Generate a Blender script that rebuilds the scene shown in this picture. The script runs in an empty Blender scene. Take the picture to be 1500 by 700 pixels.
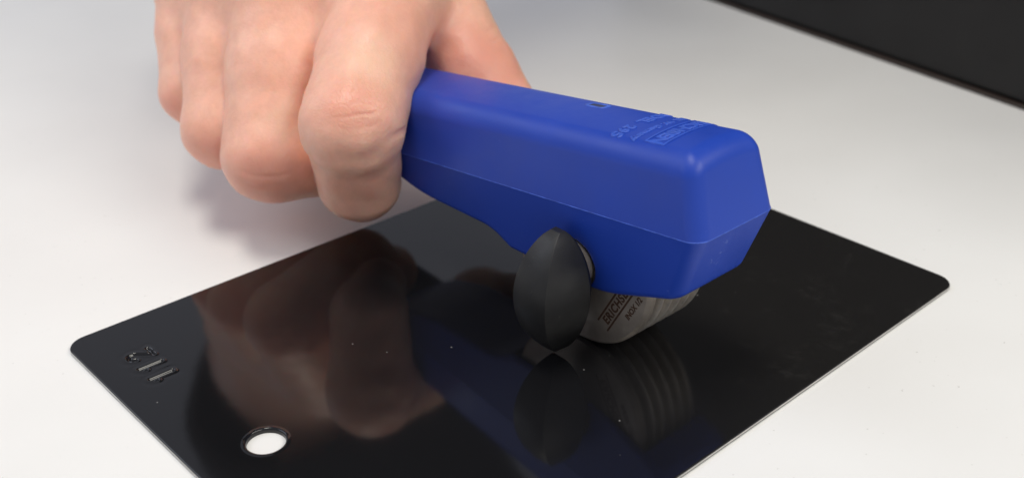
import bpy, bmesh, math
import numpy as np
from mathutils import Matrix, Vector

sc = bpy.context.scene
MM = 0.001
# ---------------------------------------------------------------- camera
cam_d = bpy.data.cameras.new("camera")
cam = bpy.data.objects.new("camera", cam_d)
sc.collection.objects.link(cam)
rot = Matrix(((0.73496038, 0.32188536, -0.59684424),
              (-0.678102, 0.34458037, -0.64918568),
              (-0.00330256, 0.88184703, 0.47152403)))
cam.matrix_world = Matrix.Translation((-0.13189995, -0.13815883, 0.11873325)) @ rot.to_4x4()
cam_d.sensor_width = 36
cam_d.lens = 38.80
cam_d.clip_start = 0.01
cam_d.clip_end = 50
cam_d.dof.use_dof = True
cam_d.dof.focus_distance = 0.200
cam_d.dof.aperture_fstop = 18
sc.camera = cam
# ---------------------------------------------------------------- light
world = bpy.data.worlds.new("World")
sc.world = world
world.use_nodes = True
bg = world.node_tree.nodes["Background"]
bg.inputs[0].default_value = (0.68, 0.70, 0.81, 1)
bg.inputs[1].default_value = 0.50


def area(name, loc, target, sx, sy, power, col):
    d = bpy.data.lights.new(name, 'AREA')
    d.shape = 'RECTANGLE'
    d.size, d.size_y = sx, sy
    d.energy = power
    d.color = col
    o = bpy.data.objects.new(name, d)
    sc.collection.objects.link(o)
    o.location = loc
    o.rotation_euler = (Vector(target) - Vector(loc)).to_track_quat('-Z', 'Y').to_euler()
    return o


area("ceiling_lamp", (0.38, -1.10, 1.25), (0, 0, 0), 1.5, 0.5, 15.0, (1.0, 0.965, 0.87))
area("ceiling_lamp", (-0.85, 1.10, 1.15), (0, 0, 0), 1.5, 0.6, 6.5, (0.80, 0.86, 1.0))
area("ceiling_lamp", (-0.20, 0.10, 1.70), (0, 0, 0), 0.8, 0.35, 13.5, (1.0, 0.965, 0.87))
sc.view_settings.view_transform = 'Standard'
sc.view_settings.look = 'None'
sc.view_settings.exposure = 0.0
sc.view_settings.gamma = 1.0
sc.view_settings.use_curve_mapping = False


# ---------------------------------------------------------------- materials
class NT:
    def __init__(self, name):
        self.m = bpy.data.materials.new(name)
        self.m.use_nodes = True
        self.t = self.m.node_tree
        self.b = self.t.nodes["Principled BSDF"]
        self.tc = self.n('ShaderNodeTexCoord')

    def n(self, typ, **kw):
        x = self.t.nodes.new(typ)
        for k, v in kw.items():
            setattr(x, k, v)
        return x

    def l(self, a, b):
        self.t.links.new(a, b)

    def set(self, **kw):
        for k, v in kw.items():
            self.b.inputs[k.replace('_', ' ')].default_value = v

    def noise(self, scale, detail=4, rough=0.55, vec=None):
        x = self.n('ShaderNodeTexNoise')
        x.inputs['Scale'].default_value = scale
        x.inputs['Detail'].default_value = detail
        x.inputs['Roughness'].default_value = rough
        self.l(vec or self.tc.outputs['Object'], x.inputs['Vector'])
        return x.outputs['Fac']

    def ramp(self, fac, stops):
        r = self.n('ShaderNodeValToRGB')
        el = r.color_ramp.elements
        while len(el) < len(stops):
            el.new(0.5)
        for e, (p, c) in zip(el, stops):
            e.position = p
            e.color = c if len(c) == 4 else (*c, 1)
        self.l(fac, r.inputs[0])
        return r.outputs[0]

    def mix(self, fac, a, b, mode='MIX'):
        x = self.n('ShaderNodeMix', data_type='RGBA', blend_type=mode)
        for s, v in ((x.inputs[0], fac), (x.inputs[6], a), (x.inputs[7], b)):
            if hasattr(v, 'links'):
                self.l(v, s)
            elif isinstance(v, (int, float)):
                s.default_value = v
            else:
                s.default_value = v if len(v) == 4 else (*v, 1)
        return x.outputs[2]

    def math(self, op, a, b=0.0, c=0.0, clamp=False):
        x = self.n('ShaderNodeMath', operation=op)
        x.use_clamp = clamp
        for s, v in zip(x.inputs, (a, b, c)):
            if hasattr(v, 'links'):
                self.l(v, s)
            else:
                s.default_value = v
        return x.outputs[0]

    def bump(self, h, strength, dist, prev=None):
        x = self.n('ShaderNodeBump')
        x.inputs['Strength'].default_value = strength
        x.inputs['Distance'].default_value = dist
        self.l(h, x.inputs['Height'])
        if prev is not None:
            self.l(prev, x.inputs['Normal'])
        return x.outputs[0]

    def out(self, **kw):
        for k, v in kw.items():
            self.l(v, self.b.inputs[k.replace('_', ' ')])
        return self.m


def mat_table():
    m = NT("white_laminate")
    m.set(Roughness=0.42)
    c = m.ramp(m.noise(14, 5, 0.6), [(0.3, (0.795, 0.785, 0.765)), (0.7, (0.825, 0.818, 0.80))])
    sp = m.ramp(m.noise(900, 2, 0.5), [(0.20, (0.72, 0.71, 0.69)), (0.27, (1, 1, 1))])
    c = m.mix(1.0, c, sp, 'MULTIPLY')
    r = m.ramp(m.noise(30, 4), [(0.3, (0.36,) * 3), (0.7, (0.48,) * 3)])
    nb = m.bump(m.noise(2500, 2), 0.10, 0.0002)
    return m.out(Base_Color=c, Roughness=r, Normal=nb)


def mat_panel():
    m = NT("black_gloss_coating")
    m.set(Roughness=0.05, IOR=1.5)
    # dust specks, lint and faint smears lying on the coat
    v = m.n('ShaderNodeTexVoronoi')
    v.inputs['Scale'].default_value = 300
    m.l(m.tc.outputs['Object'], v.inputs['Vector'])
    sel = m.math('LESS_THAN', v.outputs['Distance'], 0.045)
    sep = m.n('ShaderNodeSeparateColor')
    m.l(v.outputs['Color'], sep.inputs[0])
    few = m.math('GREATER_THAN', sep.outputs[0], 0.90)
    dust = m.math('MULTIPLY', sel, few)
    big = m.n('ShaderNodeTexNoise')
    big.inputs['Scale'].default_value = 22
    big.inputs['Detail'].default_value = 3
    m.l(m.tc.outputs['Object'], big.inputs['Vector'])
    sxyz = m.n('ShaderNodeSeparateXYZ')
    m.l(m.tc.outputs['Object'], sxyz.inputs[0])
    # the half of the sheet away from the hole is wiped dull
    side = m.n('ShaderNodeMapRange')
    side.inputs['From Min'].default_value = 0.0
    side.inputs['From Max'].default_value = 0.05
    m.l(m.math('SUBTRACT', sxyz.outputs[0], m.math('MULTIPLY', sxyz.outputs[1], 0.5)), side.inputs['Value'])
    smear = m.ramp(m.noise(55, 6, 0.7), [(0.52, (0, 0, 0)), (0.75, (1, 1, 1))])
    fine = m.ramp(m.noise(420, 3, 0.6), [(0.45, (0, 0, 0)), (0.8, (1, 1, 1))])
    sm = m.math('MULTIPLY', m.math('MULTIPLY', smear, fine), side.outputs[0])
    base = m.mix(m.math('MULTIPLY', sm, 0.30, clamp=True), m.mix(side.outputs[0], (0.0075, 0.0075, 0.0085), (0.0125, 0.0118, 0.0115)), (0.10, 0.095, 0.09))
    base = m.mix(m.math('MULTIPLY', dust, 0.45), base, (0.5, 0.49, 0.47))
    r = m.math('ADD', m.math('MULTIPLY', side.outputs[0], 0.14), 0.07)
    r = m.math('ADD', r, m.math('MULTIPLY', dust, 0.4))
    nb = m.bump(m.noise(160, 2), 0.02, 0.0003)
    return m.out(Base_Color=base, Roughness=r, Normal=nb)


def mat_blue():
    m = NT("blue_abs_plastic")
    m.b.inputs["Specular IOR Level"].default_value = 0.40
    c = m.ramp(m.noise(60, 4), [(0.3, (0.012, 0.050, 0.38)), (0.7, (0.0145, 0.057, 0.42))])
    scr = m.ramp(m.noise(340, 3, 0.7), [(0.70, (0, 0, 0)), (0.80, (1, 1, 1))])
    c = m.mix(m.math('MULTIPLY', scr, 0.25), c, (0.10, 0.15, 0.55))
    # chipped, whitened places at the nose
    chip = m.ramp(m.noise(900, 4, 0.75), [(0.56, (0, 0, 0)), (0.62, (1, 1, 1))])
    for p, rad in (((5.4, -40.5, 26.7), 2.3), ((-2.6, -36.0, 20.6), 1.6), ((5.9, -41.5, 30.7), 1.5)):
        d = m.n('ShaderNodeVectorMath', operation='DISTANCE')
        m.l(m.tc.outputs['Object'], d.inputs[0])
        d.inputs[1].default_value = tuple(x * MM for x in p)
        mr = m.n('ShaderNodeMapRange')
        mr.inputs['From Min'].default_value = rad * MM
        mr.inputs['From Max'].default_value = rad * MM * 0.2
        m.l(d.outputs['Value'], mr.inputs['Value'])
        c = m.mix(m.math('MULTIPLY', m.math('MULTIPLY', chip, mr.outputs[0]), 0.85), c, (0.30, 0.38, 0.70))
    r = m.ramp(m.noise(120, 5, 0.65), [(0.3, (0.36,) * 3), (0.75, (0.50,) * 3)])
    nb = m.bump(m.noise(1700, 3), 0.10, 0.00012)
    return m.out(Base_Color=c, Roughness=r, Normal=nb)


def mat_blackplastic():
    m = NT("black_plastic")
    c = m.ramp(m.noise(130, 5, 0.65), [(0.3, (0.007, 0.007, 0.0072)), (0.75, (0.0145, 0.0142, 0.014))])
    sp = m.ramp(m.noise(900, 2, 0.6), [(0.70, (0, 0, 0)), (0.78, (1, 1, 1))])
    c = m.mix(m.math('MULTIPLY', sp, 0.3), c, (0.16, 0.15, 0.14))
    r = m.ramp(m.noise(200, 4), [(0.3, (0.38,) * 3), (0.7, (0.55,) * 3)])
    nb = m.bump(m.noise(1200, 3), 0.16, 0.00015)
    return m.out(Base_Color=c, Roughness=r, Normal=nb)


def mat_steel():
    m = NT("turned_steel")
    m.set(Metallic=0.75)
    c = m.ramp(m.noise(300, 5, 0.7), [(0.3, (0.36, 0.315, 0.265)), (0.7, (0.47, 0.415, 0.355))])
    r = m.ramp(m.noise(500, 4), [(0.3, (0.42,) * 3), (0.7, (0.58,) * 3)])
    nb = m.bump(m.noise(2600, 2), 0.12, 0.0001)
    return m.out(Base_Color=c, Roughness=r, Normal=nb)


def mat_plain(name, col, rough, metallic=0.0, var=0.15, scale=200):
    m = NT(name)
    m.set(Metallic=metallic)
    c = m.ramp(m.noise(scale, 4), [(0.3, tuple(x * (1 - var) for x in col)), (0.7, tuple(x * (1 + var) for x in col))])
    r = m.ramp(m.noise(scale * 1.4, 3), [(0.3, (rough * 0.85,) * 3), (0.7, (min(1, rough * 1.15),) * 3)])
    return m.out(Base_Color=c, Roughness=r)


def mat_fabric():
    m = NT("black_jersey")
    c = m.ramp(m.noise(700, 3), [(0.3, (0.010, 0.010, 0.012)), (0.7, (0.022, 0.022, 0.025))])
    m.set(Roughness=0.95)
    w = m.n('ShaderNodeTexWave')
    w.inputs['Scale'].default_value = 450
    m.l(m.tc.outputs['Object'], w.inputs['Vector'])
    return m.out(Base_Color=c, Normal=m.bump(w.outputs['Fac'], 0.3, 0.0003))


def mat_skin(red_spots, pale_spots):
    m = NT("skin")
    m.set(Roughness=0.46)
    m.b.inputs['Subsurface Weight'].default_value = 0.85
    m.b.inputs['Subsurface Radius'].default_value = (1.0, 0.38, 0.20)
    m.b.inputs['Subsurface Scale'].default_value = 0.0030
    m.b.inputs['Specular IOR Level'].default_value = 0.42
    n1 = m.noise(75, 5, 0.6)
    c = m.ramp(n1, [(0.28, (0.82, 0.46, 0.34)), (0.5, (0.86, 0.49, 0.368)), (0.72, (0.88, 0.525, 0.40))])
    n2 = m.ramp(m.noise(420, 4, 0.7), [(0.35, (0.97, 0.95, 0.94)), (0.65, (1.04, 1.04, 1.03))])
    c = m.mix(1.0, c, n2, 'MULTIPLY')

    def spots(lst, col, c):
        for (p, r, w) in lst:
            d = m.n('ShaderNodeVectorMath', operation='DISTANCE')
            m.l(m.tc.outputs['Object'], d.inputs[0])
            d.inputs[1].default_value = tuple(x * MM for x in p)
            mr = m.n('ShaderNodeMapRange', interpolation_type='SMOOTHSTEP')
            mr.inputs['From Min'].default_value = r * MM
            mr.inputs['From Max'].default_value = r * MM * 0.25
            mr.inputs['To Max'].default_value = w
            m.l(d.outputs['Value'], mr.inputs['Value'])
            c = m.mix(mr.outputs[0], c, col)
        return c
    c = spots(red_spots, (0.74, 0.33, 0.245), c)
    c = spots(pale_spots, (0.87, 0.62, 0.455), c)
    r = m.ramp(m.noise(600, 4, 0.6), [(0.3, (0.32,) * 3), (0.7, (0.50,) * 3)])
    # pores and cross-hatched skin lines
    v = m.n('ShaderNodeTexVoronoi', feature='DISTANCE_TO_EDGE')
    v.inputs['Scale'].default_value = 1000
    wob = m.n('ShaderNodeMapping')
    wob.inputs['Scale'].default_value = (1.0, 1.0, 1.9)
    m.l(m.tc.outputs['Object'], wob.inputs['Vector'])
    m.l(wob.outputs[0], v.inputs['Vector'])
    h1 = m.math('MINIMUM', v.outputs['Distance'], 0.22)
    b1 = m.bump(h1, 0.30, 0.00025)
    b2 = m.bump(m.noise(260, 5, 0.65), 0.34, 0.0007, b1)
    # fine wrinkles and shine over the index knuckle
    d = m.n('ShaderNodeVectorMath', operation='DISTANCE')
    m.l(m.tc.outputs['Object'], d.inputs[0])
    d.inputs[1].default_value = (-0.016, 0.031, 0.039)
    mk = m.n('ShaderNodeMapRange', interpolation_type='SMOOTHSTEP')
    mk.inputs['From Min'].default_value = 0.0105
    mk.inputs['From Max'].default_value = 0.004
    m.l(d.outputs['Value'], mk.inputs['Value'])
    mp = m.n('ShaderNodeMapping')
    mp.inputs['Rotation'].default_value = (0.2, 0.35, 0.76)
    mp.inputs['Scale'].default_value = (1.9, 0.7, 1.3)
    m.l(m.tc.outputs['Object'], mp.inputs['Vector'])
    wr = m.n('ShaderNodeTexVoronoi', feature='DISTANCE_TO_EDGE')
    wr.inputs['Scale'].default_value = 560
    m.l(mp.outputs[0], wr.inputs['Vector'])
    h3 = m.math('MULTIPLY', m.math('MINIMUM', wr.outputs['Distance'], 0.2), mk.outputs[0])
    b2 = m.bump(h3, 0.28, 0.0007, b2)
    r = m.mix(m.math('MULTIPLY', mk.outputs[0], 0.6), r, (0.30, 0.30, 0.30))
    return m.out(Base_Color=c, Roughness=r, Normal=b2)


M_TABLE, M_PANEL, M_BLUE, M_BLACK, M_STEEL, M_FABRIC = (mat_table(), mat_panel(), mat_blue(), mat_blackplastic(),
                                                       mat_steel(), mat_fabric())
M_BARE = mat_plain("bare_cut_steel_edge", (0.55, 0.54, 0.52), 0.32, 1.0)
M_RING = mat_plain("bright_ground_steel", (0.76, 0.70, 0.61), 0.34, 0.6, 0.18, 500)
M_ETCH = mat_plain("brown_laser_etch", (0.085, 0.042, 0.024), 0.55, 0.3, 0.25, 900)
M_CAB = mat_plain("black_cabinet_paint", (0.0055, 0.0050, 0.0048), 0.62, 0.0, 0.3, 20)
M_CABEDGE = mat_plain("brown_black_edging", (0.035, 0.024, 0.019), 0.5, 0.0, 0.2, 40)
M_FLASH = mat_plain("scuffed_blue_flash", (0.05, 0.12, 0.54), 0.5, 0.0, 0.3, 400)
M_LETTER = mat_plain("pale_blue_lettering", (0.030, 0.094, 0.52), 0.42, 0.0, 0.12, 300)  # raised lettering, one even blue a little paler than the shells
M_SLOT = mat_plain("dark_slot_floor", (0.03, 0.04, 0.10), 0.6)
M_NAIL = mat_plain("finger_nail", (0.66, 0.42, 0.34), 0.3, 0.0, 0.06, 200)


# ---------------------------------------------------------------- helpers
def link(name, me, mat, parent=None, smooth=False):
    o = bpy.data.objects.new(name, me)
    sc.collection.objects.link(o)
    if mat is not None and not me.materials:
        me.materials.append(mat)
    if parent is not None:
        o.parent = parent
        o.matrix_parent_inverse = parent.matrix_world.inverted()
    if smooth:
        me.polygons.foreach_set('use_smooth', [True] * len(me.polygons))
    return o


def mesh_from(name, verts, faces, mat, parent=None, smooth=False):
    me = bpy.data.meshes.new(name)
    me.from_pydata([tuple(v) for v in verts], [], faces)
    me.update()
    return link(name, me, mat, parent, smooth)


def empty(name, loc, label, cat, group=None):
    o = bpy.data.objects.new(name, None)
    o.empty_display_size = 0.01
    sc.collection.objects.link(o)
    o.location = loc
    bpy.context.view_layer.update()
    o['label'] = label
    o['category'] = cat
    if group:
        o['group'] = group
    return o


def rmax(a, b, r):
    return np.minimum(np.maximum(a, b), -r) + np.hypot(np.maximum(a + r, 0), np.maximum(b + r, 0))


def smin(a, b, k):
    h = np.maximum(k - np.abs(a - b), 0) / k
    return np.minimum(a, b) - h * h * k * 0.25


def cone(P, a, b, r1, r2):
    """tapered capsule from a to b"""
    a, b = np.array(a, float), np.array(b, float)
    ab = b - a
    l2 = ab @ ab
    px, py, pz = P[0] - a[0], P[1] - a[1], P[2] - a[2]
    t = np.clip((px * ab[0] + py * ab[1] + pz * ab[2]) / l2, 0, 1)
    d = np.sqrt((px - t * ab[0]) ** 2 + (py - t * ab[1]) ** 2 + (pz - t * ab[2]) ** 2)
    return d - (r1 + (r2 - r1) * t)


def surface_nets(f, lo, hi, h, newton=2):
    """mesh of f(P)=0 on a regular grid (mm)"""
    ax = [np.arange(lo[i], hi[i] + h, h) for i in range(3)]
    G = np.meshgrid(*ax, indexing='ij')
    F = f(np.array(G)).astype(np.float64)
    s = F < 0
    nx, ny, nz = F.shape
    cnt = np.zeros((nx - 1, ny - 1, nz - 1), np.int8)
    for i in (0, 1):
        for j in (0, 1):
            for k in (0, 1):
                cnt += s[i:nx - 1 + i, j:ny - 1 + j, k:nz - 1 + k]
    act = (cnt > 0) & (cnt < 8)
    idx = np.full(act.shape, -1, np.int64)
    ci = np.argwhere(act)
    idx[act] = np.arange(len(ci))
    acc = np.zeros((len(ci), 3))
    num = np.zeros(len(ci))
    C = [(0, 0, 0), (1, 0, 0), (0, 1, 0), (1, 1, 0), (0, 0, 1), (1, 0, 1), (0, 1, 1), (1, 1, 1)]
    for a in range(8):
        for b in range(a + 1, 8):
            df = [abs(C[a][q] - C[b][q]) for q in range(3)]
            if sum(df) != 1:
                continue
            fa = F[ci[:, 0] + C[a][0], ci[:, 1] + C[a][1], ci[:, 2] + C[a][2]]
            fb = F[ci[:, 0] + C[b][0], ci[:, 1] + C[b][1], ci[:, 2] + C[b][2]]
            x = (fa < 0) != (fb < 0)
            t = np.where(x, fa / np.where(x, fa - fb, 1), 0)[:, None]
            p = np.array(C[a]) + t * (np.array(C[b]) - np.array(C[a]))
            acc += np.where(x[:, None], p, 0)
            num += x
    V = (ci + acc / num[:, None]) * h + np.array(lo)
    quads = []
    for d in range(3):
        u, v = (d + 1) % 3, (d + 2) % 3
        sl0 = [slice(None)] * 3
        sl1 = [slice(None)] * 3
        sl0[d] = slice(0, -1)
        sl1[d] = slice(1, None)
        a, b = s[tuple(sl0)], s[tuple(sl1)]
        e = np.argwhere(a != b)
        ok = (e[:, u] > 0) & (e[:, v] > 0) & (e[:, u] < F.shape[u] - 1) & (e[:, v] < F.shape[v] - 1)
        e = e[ok]
        ins = a[e[:, 0], e[:, 1], e[:, 2]]
        q = []
        for du, dv in ((1, 1), (0, 1), (0, 0), (1, 0)):
            g = e.copy()
            g[:, u] -= du
            g[:, v] -= dv
            q.append(idx[g[:, 0], g[:, 1], g[:, 2]])
        q = np.stack(q, 1)
        q[~ins] = q[~ins][:, ::-1]
        quads.append(q)
    Q = np.concatenate(quads)
    e = 0.02
    for _ in range(newton + 1):
        P = V.T
        f0 = f(P)
        g = np.stack([(f(P + np.eye(3)[i][:, None] * e) - f(P - np.eye(3)[i][:, None] * e)) / (2 * e) for i in range(3)], 1)
        gl = np.maximum((g * g).sum(1), 0.1)
        N = g / np.sqrt(gl)[:, None]
        if _ < newton:
            V = V - np.clip(f0 / gl, -h, h)[:, None] * g
    return V, Q, N


def net_obj(name, f, lo, hi, h, mat, parent, normals=True, newton=2):
    V, Q, N = surface_nets(f, lo, hi, h, newton)
    me = bpy.data.meshes.new(name)
    me.from_pydata((V * MM).tolist(), [], Q.tolist())
    me.update()
    o = link(name, me, mat, parent, True)
    if normals:
        N = N / np.maximum(np.linalg.norm(N, axis=1), 1e-6)[:, None]
        me.normals_split_custom_set_from_vertices(N.tolist())
    return o


def lathe_x(name, prof, c, mat, parent, seg=96, smooth=True):
    """profile [(x, r)] turned about an axis parallel to x through c=(y, z), mm"""
    V, Fc = [], []
    for (x, r) in prof:
        for i in range(seg):
            a = 2 * math.pi * i / seg
            V.append((x * MM, (c[0] + r * math.cos(a)) * MM, (c[1] + r * math.sin(a)) * MM))
    for k in range(len(prof) - 1):
        for i in range(seg):
            j = (i + 1) % seg
            Fc.append((k * seg + i, (k + 1) * seg + i, (k + 1) * seg + j, k * seg + j))
    Fc.append(tuple(range(seg))[::1])
    n = (len(prof) - 1) * seg
    Fc.append(tuple(n + i for i in range(seg))[::-1])
    me = bpy.data.meshes.new(name)
    me.from_pydata(V, [], Fc)
    bm = bmesh.new()
    bm.from_mesh(me)
    bmesh.ops.recalc_face_normals(bm, faces=bm.faces)
    bm.to_mesh(me)
    bm.free()
    o = link(name, me, mat, parent)
    if smooth:
        me.polygons.foreach_set('use_smooth', [True] * len(me.polygons))
        me.set_sharp_from_angle(angle=math.radians(28))
    return o


def box_bm(bm, lo, hi):
    r = bmesh.ops.create_cube(bm, size=1.0)
    for v in r['verts']:
        v.co = Vector([lo[i] + (v.co[i] + 0.5) * (hi[i] - lo[i]) for i in range(3)])


def text_mesh(txt, size, depth, spacing=1.0, bold=0.0, bevel=0.0):
    """flat text with thickness, in mm units, x right, y up, centred in x, baseline y=0"""
    cu = bpy.data.curves.new("t", 'FONT')
    cu.body = txt
    cu.size = size
    cu.align_x = 'CENTER'
    cu.extrude = depth
    cu.bevel_depth = bevel
    cu.bevel_resolution = 1
    cu.offset = bold
    cu.resolution_u = 3
    cu.space_character = spacing
    o = bpy.data.objects.new("t", cu)
    sc.collection.objects.link(o)
    dg = bpy.context.evaluated_depsgraph_get()
    me = bpy.data.meshes.new_from_object(o.evaluated_get(dg))
    bpy.data.objects.remove(o)
    bpy.data.curves.remove(cu)
    return me


# ---------------------------------------------------------------- table
TZ = -0.9           # table top height, mm (the panel's upper face is z = 0)


def build_table():
    bm = bmesh.new()
    box_bm(bm, (-0.9, -0.8, -0.030), (0.42, 1.1, TZ * MM))
    me = bpy.data.meshes.new("table")
    bm.to_mesh(me)
    bm.free()
    o = link("table", me, M_TABLE)
    md = o.modifiers.new("bevel", 'BEVEL')
    md.width = 0.0015
    md.segments = 2
    o['label'] = "white laminate table top under the black test panel"
    o['category'] = "table"
    return o


build_table()


def build_cabinet():
    """dark housing standing on the table behind the panel; its foot line runs from p to q"""
    p, q = Vector((0.2073, 0.1215)), Vector((0.1827, -0.0171))
    d = (q - p).normalized()
    a = p - d * 0.055
    ln = 0.31
    yaw = math.atan2(d.y, d.x)
    root = empty("equipment_cabinet", (a.x, a.y, TZ * MM), "black equipment housing standing out of focus at the back of the white table", "cabinet")
    root.rotation_euler = (0, 0, yaw)
    bpy.context.view_layer.update()

    def part(name, lo, hi, mat, bev):
        bm = bmesh.new()
        box_bm(bm, lo, hi)
        me = bpy.data.meshes.new(name)
        bm.to_mesh(me)
        bm.free()
        o = bpy.data.objects.new(name, me)
        sc.collection.objects.link(o)
        me.materials.append(mat)
        o.parent = root
        md = o.modifiers.new("bevel", 'BEVEL')
        md.width = bev
        md.segments = 3
        return o
    # local x runs along the foot line, local y points away from the panel
    part("plinth", (0.0, 0.0, 0.0), (ln, 0.20, 0.0012), M_CABEDGE, 0.0004)
    part("front_panel", (0.0, 0.0015, 0.0013), (ln, 0.02, 0.50), M_CAB, 0.0012)
    part("housing", (0.002, 0.0202, 0.0013), (ln - 0.002, 0.198, 0.49), M_CAB, 0.002)


build_cabinet()


# ---------------------------------------------------------------- test panel
def seg_d(X, Y, a, b):
    ax, ay = a
    bx, by = b
    t = np.clip(((X - ax) * (bx - ax) + (Y - ay) * (by - ay)) / ((bx - ax) ** 2 + (by - ay) ** 2 + 1e-9), 0, 1)
    return np.hypot(X - ax - t * (bx - ax), Y - ay - t * (by - ay))


def build_panel():
    root = empty("test_panel", (0, 0, TZ * MM), "black glossy coated steel test panel with punched hole and stamped 112", "panel")
    HX, HY, RC = 74.6, 53.2, 4.0
    hole, HR = (-61.6, 0.4), 3.35
    # stamped digits: patch of dense relief. Text right = +y, text up = -x
    px0, px1, py0, py1 = -70.5, -61.5, 27.5, 43.5

    def strokes():
        S = []

        def add(pts, y0):
            for a, b in zip(pts[:-1], pts[1:]):
                S.append(((-65.4 - a[1], y0 + a[0]), (-65.4 - b[1], y0 + b[0])))
        one = [(-0.85, 1.45), (0.05, 2.2), (0.0, -2.1)]
        two = [(1.05 * math.cos(math.radians(a)), 1.2 + 1.05 * math.sin(math.radians(a))) for a in range(170, -41, -15)] + [(0.35, 0.0), (-0.35, -0.8), (-0.95, -1.5), (-1.25, -2.1), (-0.6, -2.05), (0.3, -2.2), (1.15, -2.1)]
        add(one, 30.5)
        add(one, 34.9)
        add(two, 39.3)
        return S
    ST = strokes()
    n = 0.09
    xs, ys = np.arange(px0, px1 + 1e-6, n), np.arange(py0, py1 + 1e-6, n)
    X, Y = np.meshgrid(xs, ys, indexing='ij')
    d = np.full(X.shape, 99.0)
    for a, b in ST:
        d = np.minimum(d, seg_d(X, Y, a, b))
    Z = -0.50 * np.exp(-(d / 0.34) ** 2.4) + 0.035 * np.exp(-((d - 0.66) / 0.22) ** 2) - 0.03 * np.exp(-((d - 1.5) / 0.5) ** 2)
    edge = np.minimum(np.minimum(X - px0, px1 - X), np.minimum(Y - py0, py1 - Y))
    Z *= np.clip(edge / 0.8, 0, 1)
    V = np.stack([X, Y, Z], -1).reshape(-1, 3)
    ny = len(ys)
    i, j = np.meshgrid(np.arange(len(xs) - 1), np.arange(ny - 1), indexing='ij')
    k = (i * ny + j).ravel()
    Fq = np.stack([k, k + ny, k + ny + 1, k + 1], 1)
    o = mesh_from("stamped_number", V * MM, Fq.tolist(), M_PANEL, root, True)
    o['label'] = "stamped number 112 with raised glossy rims"
    px1, py1 = xs[-1], ys[-1]
    # sheet outline + hole + patch window
    bm = bmesh.new()

    def loop(pts, z):
        vs = [bm.verts.new((x * MM, y * MM, z * MM)) for x, y in pts]
        es = [bm.edges.new((vs[q], vs[(q + 1) % len(vs)])) for q in range(len(vs))]
        return vs, es
    outl = []
    for cx, cy, a0 in ((HX - RC, HY - RC, 0), (-HX + RC, HY - RC, 90), (-HX + RC, -HY + RC, 180), (HX - RC, -HY + RC, 270)):
        for q in range(13):
            a = math.radians(a0 + 90 * q / 12)
            outl.append((cx + RC * math.cos(a), cy + RC * math.sin(a)))

    def inset(pts, e):
        out = []
        for x, y in pts:
            out.append((x - e * (1 if x > 0 else -1) * 1.0, y - e * (1 if y > 0 else -1) * 1.0))
        return out
    NH = 72
    circ = lambda r: [(hole[0] + r * math.cos(2 * math.pi * q / NH), hole[1] + r * math.sin(2 * math.pi * q / NH)) for q in range(NH)]
    RR = HR + 0.95
    e = []
    v_out, e1 = loop(inset(outl, 0.28), 0.0)
    v_hole, e2 = loop(circ(RR), 0.0)
    v_pat, e3 = loop([(px0, py0), (px1, py0), (px1, py1), (px0, py1)], 0.0)
    bmesh.ops.triangle_fill(bm, edges=e1 + e2 + e3, use_beauty=True)
    for f in bm.faces:
        if f.normal.z < 0:
            f.normal_flip()
    flat = set(bm.faces)
    # rolled coating edge of the sheet
    rows = [v_out]
    for ins, z in ((0.16, -0.03), (0.06, -0.10), (0.0, -0.22), (0.0, -0.62), (0.08, TZ + 0.02)):
        rows.append([bm.verts.new((x * MM, y * MM, z * MM)) for x, y in inset(outl, ins)])
    for k, (ra, rb) in enumerate(zip(rows[:-1], rows[1:])):
        for q in range(len(ra)):
            w = (q + 1) % len(ra)
            f = bm.faces.new((ra[q], rb[q], rb[w], ra[w]))
            f.smooth = True
            f.material_index = 1 if k == 3 else 0
    # hole: raised bead of paint then the wall
    rows = [v_hole]
    for r, z in ((HR + 0.85, 0.006), (HR + 0.65, 0.03), (HR + 0.42, 0.06), (HR + 0.25, 0.04), (HR + 0.12, -0.02), (HR, -0.25), (HR, TZ + 0.02)):
        rows.append([bm.verts.new((x * MM, y * MM, (z + 0.035 * math.sin(q * 0.9) * (z > 0.05)) * MM)) for q, (x, y) in enumerate(circ(r))])
    for ra, rb in zip(rows[:-1], rows[1:]):
        for q in range(NH):
            w = (q + 1) % NH
            bm.faces.new((ra[q], ra[w], rb[w], rb[q])).smooth = True
    me = bpy.data.meshes.new("sheet")
    bmesh.ops.recalc_face_normals(bm, faces=[f for f in bm.faces if f not in flat])
    bm.to_mesh(me)
    bm.free()
    me.materials.append(M_PANEL)
    me.materials.append(M_BARE)
    link("sheet", me, None, root)
    return root


build_panel()

# ---------------------------------------------------------------- blue cutter tool
AX_Y, AX_Z = -13.2, 17.35          # wheel axle (parallel to x)
tool = empty("cross_cut_tester", (8 * MM, AX_Y * MM, 0), "blue plastic handheld cross-cut tester with black knob and steel cutter wheel", "hand tool")


def seam_z(y):
    return 28.05 - 0.113 * y


def top_z(x, y):
    return 42.3 - 0.1265 * y - (x - 8.1) ** 2 / 88.0


def sides(P, k, front_k, r, sgn, grow=0.0):
    x, y, z = P
    s = sgn * (z - seam_z(y))
    rear = np.maximum(y - 44, 0)
    w = 10.85 + grow - k * s - rear * 0.07
    near = ((8.1 - w) - x) / math.hypot(1, k)
    far = (x - (8.1 + w + (0.055 * s if sgn < 0 else 0.0))) / math.hypot(1, k)
    front = ((-42.6 - grow + front_k * s) - y) / math.hypot(1, front_k)
    back = y - 82
    d = np.maximum(near, far)
    d = rmax(d, front, r)
    return rmax(d, back, 6)


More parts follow.
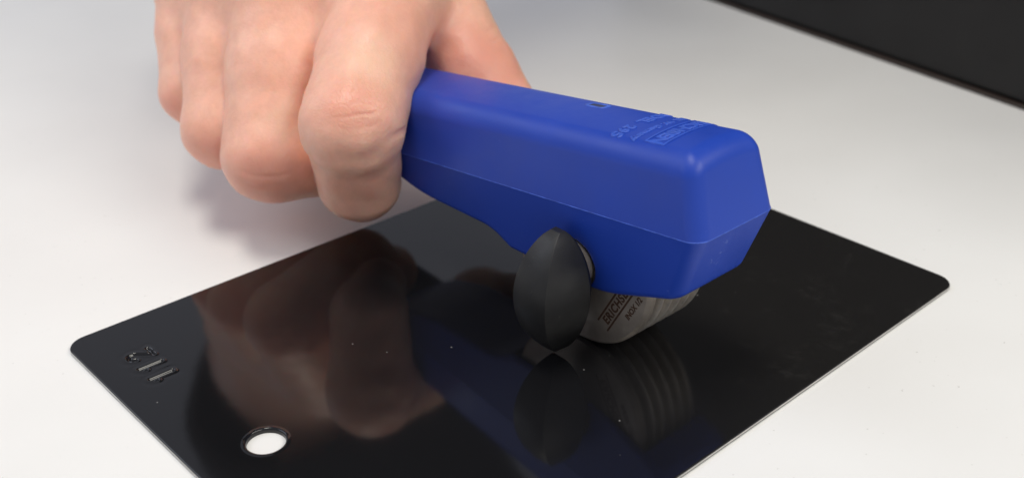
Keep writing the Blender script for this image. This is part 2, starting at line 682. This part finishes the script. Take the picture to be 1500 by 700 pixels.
def f_upper(P):
    x, y, z = P
    top = (z - top_z(x, y)) / 1.012
    d = rmax(sides(P, 0.105, 0.27, 3.0, 1.0), top, 3.4)
    return np.maximum(d, seam_z(y) - 4 - z)


def f_lower(P):
    x, y, z = P
    b1 = np.maximum(12.6 - z, (y - 6.2 - (z - 13.2) * 2.0) / 2.236)
    bot = smin(b1, 15.3 - z, 1.2)
    bot = rmax(bot, ((12.3 - z) + (-18.5 - y) * 0.37) / 1.066, 2.0)
    bot = rmax(bot, ((15.3 - z) + (y - 40) * 0.62) / 1.177, 6)
    d = rmax(sides(P, 0.12, 0.36, 2.6, -1.0, -0.05), bot, 1.3)
    d = np.maximum(d, z - seam_z(y) - 4)
    rad = np.hypot(y - AX_Y, z - AX_Z)
    cav = np.maximum(rad - 18.7, np.maximum(0.05 - x, x - 17.6))
    d = np.maximum(d, -cav)
    notch = np.maximum(rad - 5.2, x - 3.0)
    d = rmax(d, -notch, 0.3)
    return d


def shell(name, f, lo, hi, keep_above):
    V, Q, N = surface_nets(f, lo, hi, 0.45, 3)
    me = bpy.data.meshes.new(name)
    me.from_pydata(V.tolist(), [], Q.tolist())
    bm = bmesh.new()
    bm.from_mesh(me)
    bmesh.ops.bisect_plane(bm, geom=bm.verts[:] + bm.edges[:] + bm.faces[:], dist=1e-5, plane_co=(0, 0, seam_z(0)),
                           plane_no=(0, 0.113, 1.0), clear_inner=keep_above, clear_outer=not keep_above)
    bm.to_mesh(me)
    bm.free()
    co = np.empty(len(me.vertices) * 3)
    me.vertices.foreach_get('co', co)
    P = co.reshape(-1, 3).T
    e = 0.06
    g = np.stack([f(P + np.eye(3)[i][:, None] * e) - f(P - np.eye(3)[i][:, None] * e) for i in range(3)], 1)
    g /= np.maximum(np.linalg.norm(g, axis=1), 1e-6)[:, None]
    me.vertices.foreach_set('co', co * MM)
    me.update()
    o = link(name, me, M_BLUE, tool, True)
    me.normals_split_custom_set_from_vertices(g.tolist())
    return o


up = shell("upper_shell", f_upper, (-4.5, -45, 18), (21, 84, 50), True)
lowr = shell("lower_shell", f_lower, (-4.5, -45, 11), (21, 84, 38), False)


def parting_line():
    """thin moulding flash standing proud along the joint of the two shells"""
    rng = np.random.default_rng(3)
    pts = []
    for q in range(120):                      # near side, front to rear
        y = 46 - q * 0.72
        if y > -39.4:
            pts.append((8.1 - 10.85, y))
    for q in range(7):
        a = math.radians(90 * q / 6)
        pts.append((8.1 - 10.85 + 3.0 - 3.0 * math.cos(a), -42.6 + 3.0 - 3.0 * math.sin(a)))
    for q in range(1, 24):
        pts.append((0.25 + q * 0.66, -42.6))
    for q in range(7):
        a = math.radians(90 * q / 6)
        pts.append((8.1 + 10.85 - 3.0 + 3.0 * math.sin(a), -42.6 + 3.0 - 3.0 * math.cos(a)))
    V, Fc = [], []
    n = len(pts)
    for q, (x, y) in enumerate(pts):
        p0, p1 = pts[max(0, q - 1)], pts[min(n - 1, q + 1)]
        t = np.array([p1[0] - p0[0], p1[1] - p0[1]])
        t /= np.linalg.norm(t)
        nx, ny = t[1], -t[0]                  # outward is whichever points away from the tool's middle
        if nx * (x - 8.1) + ny * (y - 0) < 0 and abs(x - 8.1) > 10.5 or (y < -42 and ny > 0):
            nx, ny = -nx, -ny
        rr = 0.045 + 0.055 * rng.random()
        z = seam_z(y)
        for a in range(5):
            an = -math.pi / 2 + math.pi * a / 4
            V.append(((x + nx * (rr * math.cos(an) - 0.02)) * MM, (y + ny * (rr * math.cos(an) - 0.02)) * MM, (z + rr * math.sin(an)) * MM))
    for q in range(n - 1):
        for a in range(4):
            Fc.append((q * 5 + a, (q + 1) * 5 + a, (q + 1) * 5 + a + 1, q * 5 + a + 1))
    mesh_from("parting_line", V, Fc, M_FLASH, up, True)


parting_line()


def skin_z(x, y):
    """height of the upper shell's real surface (with its rounded edges) at x, y"""
    z = top_z(x, y) + 0.0
    for _ in range(14):
        P = np.array([[x, x], [y, y], [z, z + 0.02]], float)
        f = f_upper(P)
        z -= f[0] / max((f[1] - f[0]) / 0.02, 0.25)
    return z


def top_text():
    """raised lettering on the upper shell: text right = -x, text up = -y"""
    def place(me, cx, cy, ang, name):
        ca, sa = math.cos(ang), math.sin(ang)
        o = link(name, me, M_LETTER, up)
        for v in me.vertices:
            tx, ty, tz = v.co.x * ca - v.co.y * sa, v.co.x * sa + v.co.y * ca, v.co.z
            x, y = cx - tx, cy - ty
            v.co = Vector((x, y, skin_z(x, y) + tz * 1.0)) * MM
        me.update()
        return o

    def bars(rects, cx, cy, name):
        bm = bmesh.new()
        for (x0, y0, x1, y1) in rects:
            nseg = max(1, int(abs(x1 - x0) / 1.0))
            for q in range(nseg):
                a = x0 + (x1 - x0) * q / nseg
                b = x0 + (x1 - x0) * (q + 1) / nseg
                box_bm(bm, (a, y0, -0.2), (b, y1, 0.19))
        bmesh.ops.remove_doubles(bm, verts=bm.verts, dist=1e-4)
        me = bpy.data.meshes.new(name)
        bm.to_mesh(me)
        bm.free()
        return place(me, cx, cy, 0, name)
    W2 = 7.7
    bars([(-W2, -0.9, W2, -0.55), (-W2, 3.0, W2, 3.35), (-W2, -0.55, -W2 + 0.35, 3.0), (W2 - 0.35, -0.55, W2, 3.0)], 9.1, -27.3, "logo_frame")
    place(text_mesh("ERICHSEN", 3.45, 0.08, 1.0, 0.06, 0.11), 9.1, -27.3, 0, "logo_lettering")
    place(text_mesh("HEMER  W. Germany", 1.95, 0.06, 0.98, 0.0, 0.11), 9.6, -23.5, 0, "maker_lettering")
    place(text_mesh("MODEL  295", 3.1, 0.08, 1.06, 0.04, 0.12), 9.6, -18.9, 0, "model_lettering")


top_text()


def vent():
    """small moulded slot in the top face"""
    bm = bmesh.new()
    cx, cy = 12.1, -5.6

    def ring(hw, hl, r, dz):
        vs = []
        for sx, sy, a0 in ((1, 1, 0), (-1, 1, 90), (-1, -1, 180), (1, -1, 270)):
            for q in range(5):
                a = math.radians(a0 + q * 22.5)
                x, y = cx + sx * (hw - r) + r * math.cos(a), cy + sy * (hl - r) + r * math.sin(a)
                vs.append(bm.verts.new((x * MM, y * MM, (skin_z(x, y) + dz) * MM)))
        return vs
    R_ = [ring(1.60, 2.55, 0.9, -0.25), ring(1.50, 2.45, 0.9, 0.10), ring(1.15, 2.1, 0.6, 0.17), ring(0.85, 1.8, 0.45, 0.06), ring(0.74, 1.68, 0.35, 0.0)]
    for a, b in zip(R_[:-1], R_[1:]):
        for q in range(20):
            w = (q + 1) % 20
            bm.faces.new((a[q], a[w], b[w], b[q])).smooth = True
    me = bpy.data.meshes.new("slot_rim")
    bm.to_mesh(me)
    bm.free()
    o = link("slot_rim", me, M_FLASH, up)
    bm = bmesh.new()
    c = ring_pts = []
    vs = []
    for sx, sy in ((1, 1), (-1, 1), (-1, -1), (1, -1)):
        x, y = cx + sx * 0.85, cy + sy * 1.8
        vs.append(bm.verts.new((x * MM, y * MM, (skin_z(x, y) + 0.03) * MM)))
    bm.faces.new(vs)
    me = bpy.data.meshes.new("slot_floor")
    bm.to_mesh(me)
    bm.free()
    link("slot_floor", me, M_SLOT, up)


vent()


def build_wheel():
    R0 = 17.35
    root = link("cutter_wheel", bpy.data.meshes.new("cutter_wheel"), M_STEEL, tool)
    prof = [(0.40, 4.2), (0.40, 16.6), (0.46, 16.72), (0.95, 17.2), (1.1, R0), (2.35, R0), (2.6, 17.0), (2.7, 14.9), (3.4, 14.9)]
    lathe_x("near_disc", prof, (AX_Y, AX_Z), M_STEEL, root, 128)
    for i in range(5):
        x0 = 3.4 + i * 2.78
        pr = [(x0, 13.6), (x0 + 0.95, 13.7), (x0 + 0.98, 16.7), (x0 + 1.2, 17.2), (x0 + 1.3, R0), (x0 + 1.55, R0), (x0 + 1.65, 17.2), (x0 + 1.9, 16.7), (x0 + 1.95, 13.7), (x0 + 2.75, 13.6)]
        lathe_x("cutting_ring", pr, (AX_Y, AX_Z), M_RING, root, 112)
    lathe_x("hub", [(-1.4, 3.0), (-1.4, 4.0), (0.6, 4.0), (17.0, 6.0), (17.0, 3.0)], (AX_Y, AX_Z), M_STEEL, root, 48)
    # etched marks on the near face: text right/up directions measured in the (y, z) plane
    o2 = np.array([-20.87, 4.99])
    r2 = np.array([-0.48, 0.877])
    u2 = np.array([0.877, 0.48])

    def etch(me, at, name):
        for v in me.vertices:
            p = o2 + r2 * (v.co.x + at[0]) + u2 * (v.co.y + at[1])
            v.co = Vector((0.40 - (0.02 if v.co.z > 0 else -0.05), p[0], p[1])) * MM
        bm = bmesh.new()
        bm.from_mesh(me)
        bmesh.ops.recalc_face_normals(bm, faces=bm.faces)
        bm.to_mesh(me)
        bm.free()
        return link(name, me, M_ETCH, root)
    etch(text_mesh("ERICHSEN", 2.35, 0.1, 1.12, 0.10), (6.9, 0.62), "etched_lettering")
    etch(text_mesh("INOX 1/2", 1.55, 0.1, 1.0, 0.07), (9.6, -2.2), "etched_lettering")
    bm = bmesh.new()
    box_bm(bm, (-0.1, -0.18, -1), (15, 0.2, 1))
    box_bm(bm, (-0.1, 2.6, -1), (15, 3.0, 1))
    me = bpy.data.meshes.new("etched_lines")
    bm.to_mesh(me)
    bm.free()
    etch(me, (0, 0), "etched_line")
    return root


build_wheel()


def build_knob():
    root = link("clamping_knob", bpy.data.meshes.new("clamping_knob"), M_BLACK, tool)
    V, Fc = [], []
    NU = 36
    HH = 12.6
    zc = 13.7
    sec_n = None
    for q in range(NU + 1):
        u = -1 + 2 * q / NU
        g = max(0.0, 1 - abs(u) ** 2.0)
        g2 = g ** 0.72
        z = zc + HH * u
        xo = -7.2 - 7.1 * g2
        xi = -5.8 + 3.1 * g2
        yo = 1.2 + 3.0 * g2
        yi = 1.2 + 4.9 * g2
        xm = xi + (xo - xi) * 0.42
        ym = yi * 0.97
        yc = AX_Y - 0.8
        sec = [(xi, yc - yi * 0.86), (xi - 1.2 * g2, yc - yi), (xo + 0.6 * g2, yc - yo), (xo, yc - yo * 0.6), (xo - 0.25 * g2, yc + yo * 0.1), (xo + 0.4 * g2, yc + yo * 0.95),
               (xi - 1.2 * g2, yc + yi), (xi, yc + yi * 0.86)]
        sec_n = len(sec)
        V += [(x * MM, y * MM, z * MM) for x, y in sec]
    for q in range(NU):
        for s in range(sec_n):
            w = (s + 1) % sec_n
            Fc.append((q * sec_n + s, q * sec_n + w, (q + 1) * sec_n + w, (q + 1) * sec_n + s))
    Fc.append(tuple(range(sec_n)))
    Fc.append(tuple(NU * sec_n + s for s in range(sec_n))[::-1])
    o = mesh_from("wing_grip", V, Fc, M_BLACK, root, True)
    bm = bmesh.new()
    bm.from_mesh(o.data)
    bmesh.ops.recalc_face_normals(bm, faces=bm.faces)
    bm.to_mesh(o.data)
    bm.free()
    md = o.modifiers.new("bevel", 'BEVEL')
    o.data.set_sharp_from_angle(angle=math.radians(60))
    md.width = 0.0011
    md.segments = 5
    md.limit_method = 'ANGLE'
    md.angle_limit = math.radians(20)
    lathe_x("collar", [(-4.4, 3.0), (-4.4, 4.6), (-4.2, 4.9), (-2.5, 4.9), (-2.4, 4.6)], (AX_Y, AX_Z), M_BLACK, root, 48)
    lathe_x("washer", [(-2.4, 2.0), (-2.4, 4.55), (-2.2, 4.8), (-1.3, 4.8), (-1.2, 4.55), (-1.2, 2.0)], (AX_Y, AX_Z), M_STEEL, root, 64)


build_knob()

# ---------------------------------------------------------------- hand
person = empty("person", (25 * MM, 140 * MM, 94 * MM), "right hand in a black sleeve gripping the blue tester handle from above", "person")

IM, IP, ID, IT = (15, 62, 51), (-14.1, 38.1, 33.5), (-9.2, 44.2, 16.5), (-2, 50, 15)
MMc, MP, MD, MT = (-1, 79, 54.5), (-20.5, 60, 21), (0, 61.5, 15), (10, 62, 21)
RM, RP, RD, RT = (-4.5, 96.5, 51.5), (-21.6, 76.4, 23), (-2, 79, 15.5), (8, 79, 21)
PM, PP, PD, PT = (-6.6, 111.6, 51), (-19.4, 93.4, 26.6), (-4, 95, 20), (5, 94, 25)
IW, MW, RW, PW = (33, 126, 92), (27, 136, 94), (22, 145, 93), (16, 151, 90)
TC, TM, TI, TT = (42, 108, 74), (30, 68, 49), (26.5, 46, 31), (25, 25, 20)


def lerp(a, b, t):
    return tuple(a[i] + (b[i] - a[i]) * t for i in range(3))


LAT = np.array((0.70, -0.714, 0.0))      # across the fingers


def flat_cone(P, a, b, r1, r2, e1, e2):
    """tapered capsule that is wider across the finger by e on each side"""
    a, b = np.array(a, float), np.array(b, float)
    return smin(cone(P, a + LAT * e1, b + LAT * e2, r1, r2), cone(P, a - LAT * e1, b - LAT * e2, r1, r2), 5.0)


def f_hand(P):
    # fingers
    k0 = lerp(IM, IP, 0.55)
    idx = smin(flat_cone(P, IM, k0, 11.0, 9.2, 1.4, 1.5), flat_cone(P, k0, IP, 9.2, 9.1, 1.5, 1.5), 3)
    idx = smin(idx, flat_cone(P, lerp(IP, ID, 0.18), ID, 8.1, 7.2, 1.8, 1.7), 2.2)
    idx = smin(idx, cone(P, ID, IT, 7.6, 6.6), 2)
    fing = idx
    prev = (IM, IP)
    for (m, p, d, t, rm, rp, rd, rt, e) in ((MMc, MP, MD, MT, 9.8, 8.7, 8.2, 7, 2.2), (RM, RP, RD, RT, 9.4, 8.1, 7.4, 6.6, 2.3), (PM, PP, PD, PT, 8.4, 7.0, 6.2, 5.6, 1.7)):
        h = lerp(m, p, 0.55)
        f = smin(flat_cone(P, m, h, rm, rp * 1.05, e, e), flat_cone(P, h, p, rp * 1.05, rp, e, e), 3)
        f = smin(f, flat_cone(P, p, d, rp * 0.99, rd, e, 1.6), 2)
        f = smin(f, cone(P, d, t, rd, rt), 2)
        # the cleft between neighbours closes towards the knuckles (web)
        a = np.array(lerp(prev[1], p, 0.5))
        b = np.array(lerp(prev[0], m, 0.5))
        ab = b - a
        tt = ((P[0] - a[0]) * ab[0] + (P[1] - a[1]) * ab[1] + (P[2] - a[2]) * ab[2]) / (ab @ ab)
        q = np.clip((tt - 0.34) / 0.5, 0, 1)
        fing = smin(fing, f, 0.7 + 13.0 * q * q)
        prev = (m, p)
    # palm: metacarpals
    palm = None
    for (m, w, rm, rw) in ((IM, IW, 12, 14), (MMc, MW, 12, 15), (RM, RW, 11.5, 15), (PM, PW, 10, 14)):
        c = cone(P, m, w, rm, rw)
        palm = c if palm is None else smin(palm, c, 7)
    palm = smin(palm, cone(P, (12, 95, 48), (28, 125, 82), 12, 15), 8)
    thumb = smin(cone(P, TC, TM, 15, 11), cone(P, TM, TI, 10.6, 9.6), 4)
    thumb = smin(thumb, cone(P, TI, TT, 9.4, 7.0), 3)
    # web between thumb and index
    palm = smin(palm, cone(P, lerp(IM, IW, 0.2), lerp(TC, TM, 0.6), 8.5, 9), 7)
    arm = cone(P, (25, 140, 94), (62, 150, 175), 24, 30)
    palm = smin(palm, arm, 14)
    d = smin(fing, palm, 5)
    d = smin(d, thumb, 4)
    return d


# skin folds: (points on the skin in mm, depth, half width)
FOLDS = [
    ([(-21.3, 32.7, 38.3), (-19.7, 31.2, 38.5), (-17.9, 30.1, 38.9), (-15.9, 29.3, 38.7), (-13.6, 28.8, 38.6)], 0.26, 0.30),
    ([(-19.8, 32.7, 40.0), (-17.3, 31.6, 40.8), (-14.3, 30.2, 40.4), (-12.0, 28.9, 38.7), (-11.7, 28.0, 36.7)], 0.10, 0.42),
    ([(-22.1, 32.7, 36.8), (-20.2, 30.4, 36.2), (-16.7, 28.4, 36.4), (-13.1, 27.7, 36.2)], 0.08, 0.5),
    ([(-23.3, 34.1, 31.3), (-21.3, 31.9, 30.0), (-18.1, 29.6, 29.2), (-14.9, 28.2, 29.8), (-11.7, 27.8, 31.0)], 0.50, 2.4),
    ([(-5.5, 31.0, 32.0), (-7.1, 29.4, 32.5), (-8.8, 28.3, 32.9), (-10.0, 27.8, 32.9), (-11.3, 27.5, 33.0)], 0.75, 0.65),
    ([(-28.0, 95.2, 24.2), (-27.8, 93.7, 23.7), (-27.0, 90.2, 24.0)], 0.14, 0.5),
    ([(-31.2, 74.1, 22.1), (-30.0, 71.9, 21.4), (-28.1, 69.6, 21.5)], 0.14, 0.5),
    ([(-30.8, 58.1, 22.0), (-29.0, 54.4, 21.0), (-26.0, 51.3, 20.9), (-22.0, 49.5, 21.3)], 0.16, 0.5),
    ([(-30.6, 57.5, 19.7), (-28.1, 53.8, 18.1), (-23.5, 50.3, 18.7)], 0.16, 0.55),
    ([(33.6, 47.0, 41.8), (30.3, 44.9, 42.2), (28.0, 44.2, 42.2), (26.2, 44.2, 42.3)], 0.20, 0.6),
    ([(31.6, 43.6, 40.3), (29.9, 42.4, 40.5), (28.0, 41.9, 40.7), (26.4, 41.9, 40.7)], 0.18, 0.5),
    ([(30.2, 40.6, 38.7), (28.6, 39.6, 38.7), (26.5, 39.1, 38.7), (24.7, 39.1, 38.5)], 0.12, 0.6),
]


def snap(pts):
    """resample a fold and lay it on the skin"""
    pts = np.array(pts, float)
    t = np.linspace(0, len(pts) - 1, len(pts) * 4)
    V = np.stack([np.interp(t, range(len(pts)), pts[:, k]) for k in range(3)], 1)
    for _ in range(4):
        f0 = f_hand(V.T)
        g = np.stack([(f_hand(V.T + np.eye(3)[i][:, None] * 0.03) - f0) / 0.03 for i in range(3)], 1)
        V = V - (f0 / np.maximum((g * g).sum(1), 0.3))[:, None] * g
    return V


FOLDS = [(snap(p), d, w) for p, d, w in FOLDS]


def f_skin(P):
    d = f_hand(P)
    # slow unevenness of flesh over bone
    d = d + 0.16 * np.sin(P[0] * 0.55 + 1.3 * np.sin(P[2] * 0.31)) * np.sin(P[1] * 0.47 + 0.9) * np.sin(P[2] * 0.52 + 0.4)
    for pts, dep, w in FOLDS:
        pts = np.array(pts)
        lo, hi = pts.min(0) - 3 * w, pts.max(0) + 3 * w
        ok = np.all((P.T > lo) & (P.T < hi), axis=1)
        if not ok.any():
            continue
        Q = P[:, ok]
        dd = np.full(Q.shape[1], 99.0)
        for q, (a, b) in enumerate(zip(pts[:-1], pts[1:])):
            dd = np.minimum(dd, cone(Q, a, b, 0, 0))
        # shallow towards both ends
        e0 = np.sqrt(((Q.T - pts[0]) ** 2).sum(1))
        e1 = np.sqrt(((Q.T - pts[-1]) ** 2).sum(1))
        fade = np.clip(np.minimum(e0, e1) / (0.3 * np.linalg.norm(pts[-1] - pts[0])), 0.15, 1)
        d[ok] += dep * fade * np.exp(-(dd / w) ** 2)
    return d


def refine(V, Q):
    """split every quad in four"""
    E = np.sort(np.concatenate([Q[:, [0, 1]], Q[:, [1, 2]], Q[:, [2, 3]], Q[:, [3, 0]]]), 1)
    U, inv = np.unique(E[:, 0] * (len(V) + 1) + E[:, 1], return_inverse=True)
    u0, u1 = U // (len(V) + 1), U % (len(V) + 1)
    n, m = len(V), len(Q)
    V2 = np.concatenate([V, (V[u0] + V[u1]) / 2, V[Q].mean(1)])
    e = inv.reshape(4, m) + n
    c = np.arange(m) + n + len(U)
    return V2, np.concatenate([np.stack([Q[:, 0], e[0], c, e[3]], 1), np.stack([e[0], Q[:, 1], e[1], c], 1),
                               np.stack([c, e[1], Q[:, 2], e[2]], 1), np.stack([e[3], c, e[2], Q[:, 3]], 1)])


def build_hand():
    V, Q, N = surface_nets(f_hand, (-36, 14, -2), (76, 182, 142), 1.3, 1)
    eps = 0.03
    for step in range(2):
        V, Q = refine(V, Q)
        for it in range(2):
            P = V.T.copy()
            f0 = f_skin(P)
            g = np.stack([(f_skin(P + np.eye(3)[i][:, None] * eps) - f0) / eps for i in range(3)], 1)
            g2 = np.maximum((g * g).sum(1), 0.3)
            V = V - np.clip(f0 / g2, -0.6, 0.6)[:, None] * g
    me = bpy.data.meshes.new("hand")
    me.vertices.add(len(V))
    me.vertices.foreach_set('co', (V * MM).astype(np.float32).ravel())
    me.loops.add(Q.size)
    me.loops.foreach_set('vertex_index', Q.astype(np.int32).ravel())
    me.polygons.add(len(Q))
    me.polygons.foreach_set('loop_start', np.arange(0, Q.size, 4, dtype=np.int32))
    me.update(calc_edges=True)
    return link("hand", me, None, person, True)


hand = build_hand()
red = [((-17.8, 32, 40.8), 9, 0.5), ((-28.3, 53.1, 19), 12, 0.75), ((-29.4, 71.2, 19), 11, 0.7), ((-27.7, 90.6, 22.6), 10, 0.7), ((2.5, 41.3, 49.4), 16, 0.35), ((26, 38, 36), 14, 0.75), ((20, 45, 40), 11, 0.6), ((-17, 33, 20), 9, 0.3)]
pale = [((-8, 36, 50), 12, 0.5), ((20, 52, 58), 12, 0.4), ((-20, 50, 34), 9, 0.5)]
hand.data.materials.append(mat_skin(red, pale))


def build_nail():
    """thumb nail on the far side of the handle"""
    ax = np.array(TT, float) - np.array(TI, float)
    ax /= np.linalg.norm(ax)
    out = np.array((1.0, -0.15, 0.25))
    out -= ax * (out @ ax)
    out /= np.linalg.norm(out)
    acr = np.cross(ax, out)
    n = 14
    G = []
    for a in np.linspace(-1, 1, n):
        for b in np.linspace(-1, 1, n):
            # square grid folded onto a rounded nail outline
            u = a * math.sqrt(1 - 0.42 * b * b)
            v = b * math.sqrt(1 - 0.42 * a * a)
            G.append(np.array(TT) + ax * (0.6 + 5.6 * u) + acr * 4.6 * v + out * 7.2)
    V = np.array(G)
    for _ in range(6):
        f0 = f_hand(V.T)
        g = np.stack([(f_hand(V.T + np.eye(3)[i][:, None] * 0.03) - f0) / 0.03 for i in range(3)], 1)
        g /= np.maximum(np.linalg.norm(g, axis=1), 0.3)[:, None]
        V = V - (f0 - 0.28)[:, None] * g
    t = np.linspace(-1, 1, n)
    A, B = np.meshgrid(t, t, indexing='ij')
    rim = (np.maximum(np.abs(A), np.abs(B)) > 0.999).ravel()
    V[rim] -= g[rim] * 0.5
    k = (np.arange(n - 1)[:, None] * n + np.arange(n - 1)[None, :]).ravel()
    Fq = np.stack([k, k + n, k + n + 1, k + 1], 1)
    o = mesh_from("thumb_nail", V * MM, Fq.tolist(), M_NAIL, person, True)
    return o


build_nail()


def build_sleeve():
    a, b = Vector((28, 148, 102)), Vector((120, 160, 300))
    d = (b - a).normalized()
    u = d.orthogonal().normalized()
    v = d.cross(u)
    V, Fc = [], []
    prof = [(0.0, 38), (0.0, 41.5), (0.01, 43), (0.05, 43.5), (0.06, 44.5), (0.12, 45), (0.3, 48), (0.6, 51), (1.0, 55)]
    S = 48
    for (t, r) in prof:
        for q in range(S):
            an = 2 * math.pi * q / S
            rr = r * (1 + 0.02 * math.sin(3 * an + t * 9) + 0.015 * math.sin(7 * an - t * 14))
            V.append(((a + (b - a) * t) + u * rr * math.cos(an) + v * rr * math.sin(an)) * MM)
    for k in range(len(prof) - 1):
        for q in range(S):
            w = (q + 1) % S
            Fc.append((k * S + q, k * S + w, (k + 1) * S + w, (k + 1) * S + q))
    Fc.append(tuple((len(prof) - 1) * S + q for q in range(S)))
    mesh_from("sleeve", V, Fc, M_FABRIC, person, True)


build_sleeve()
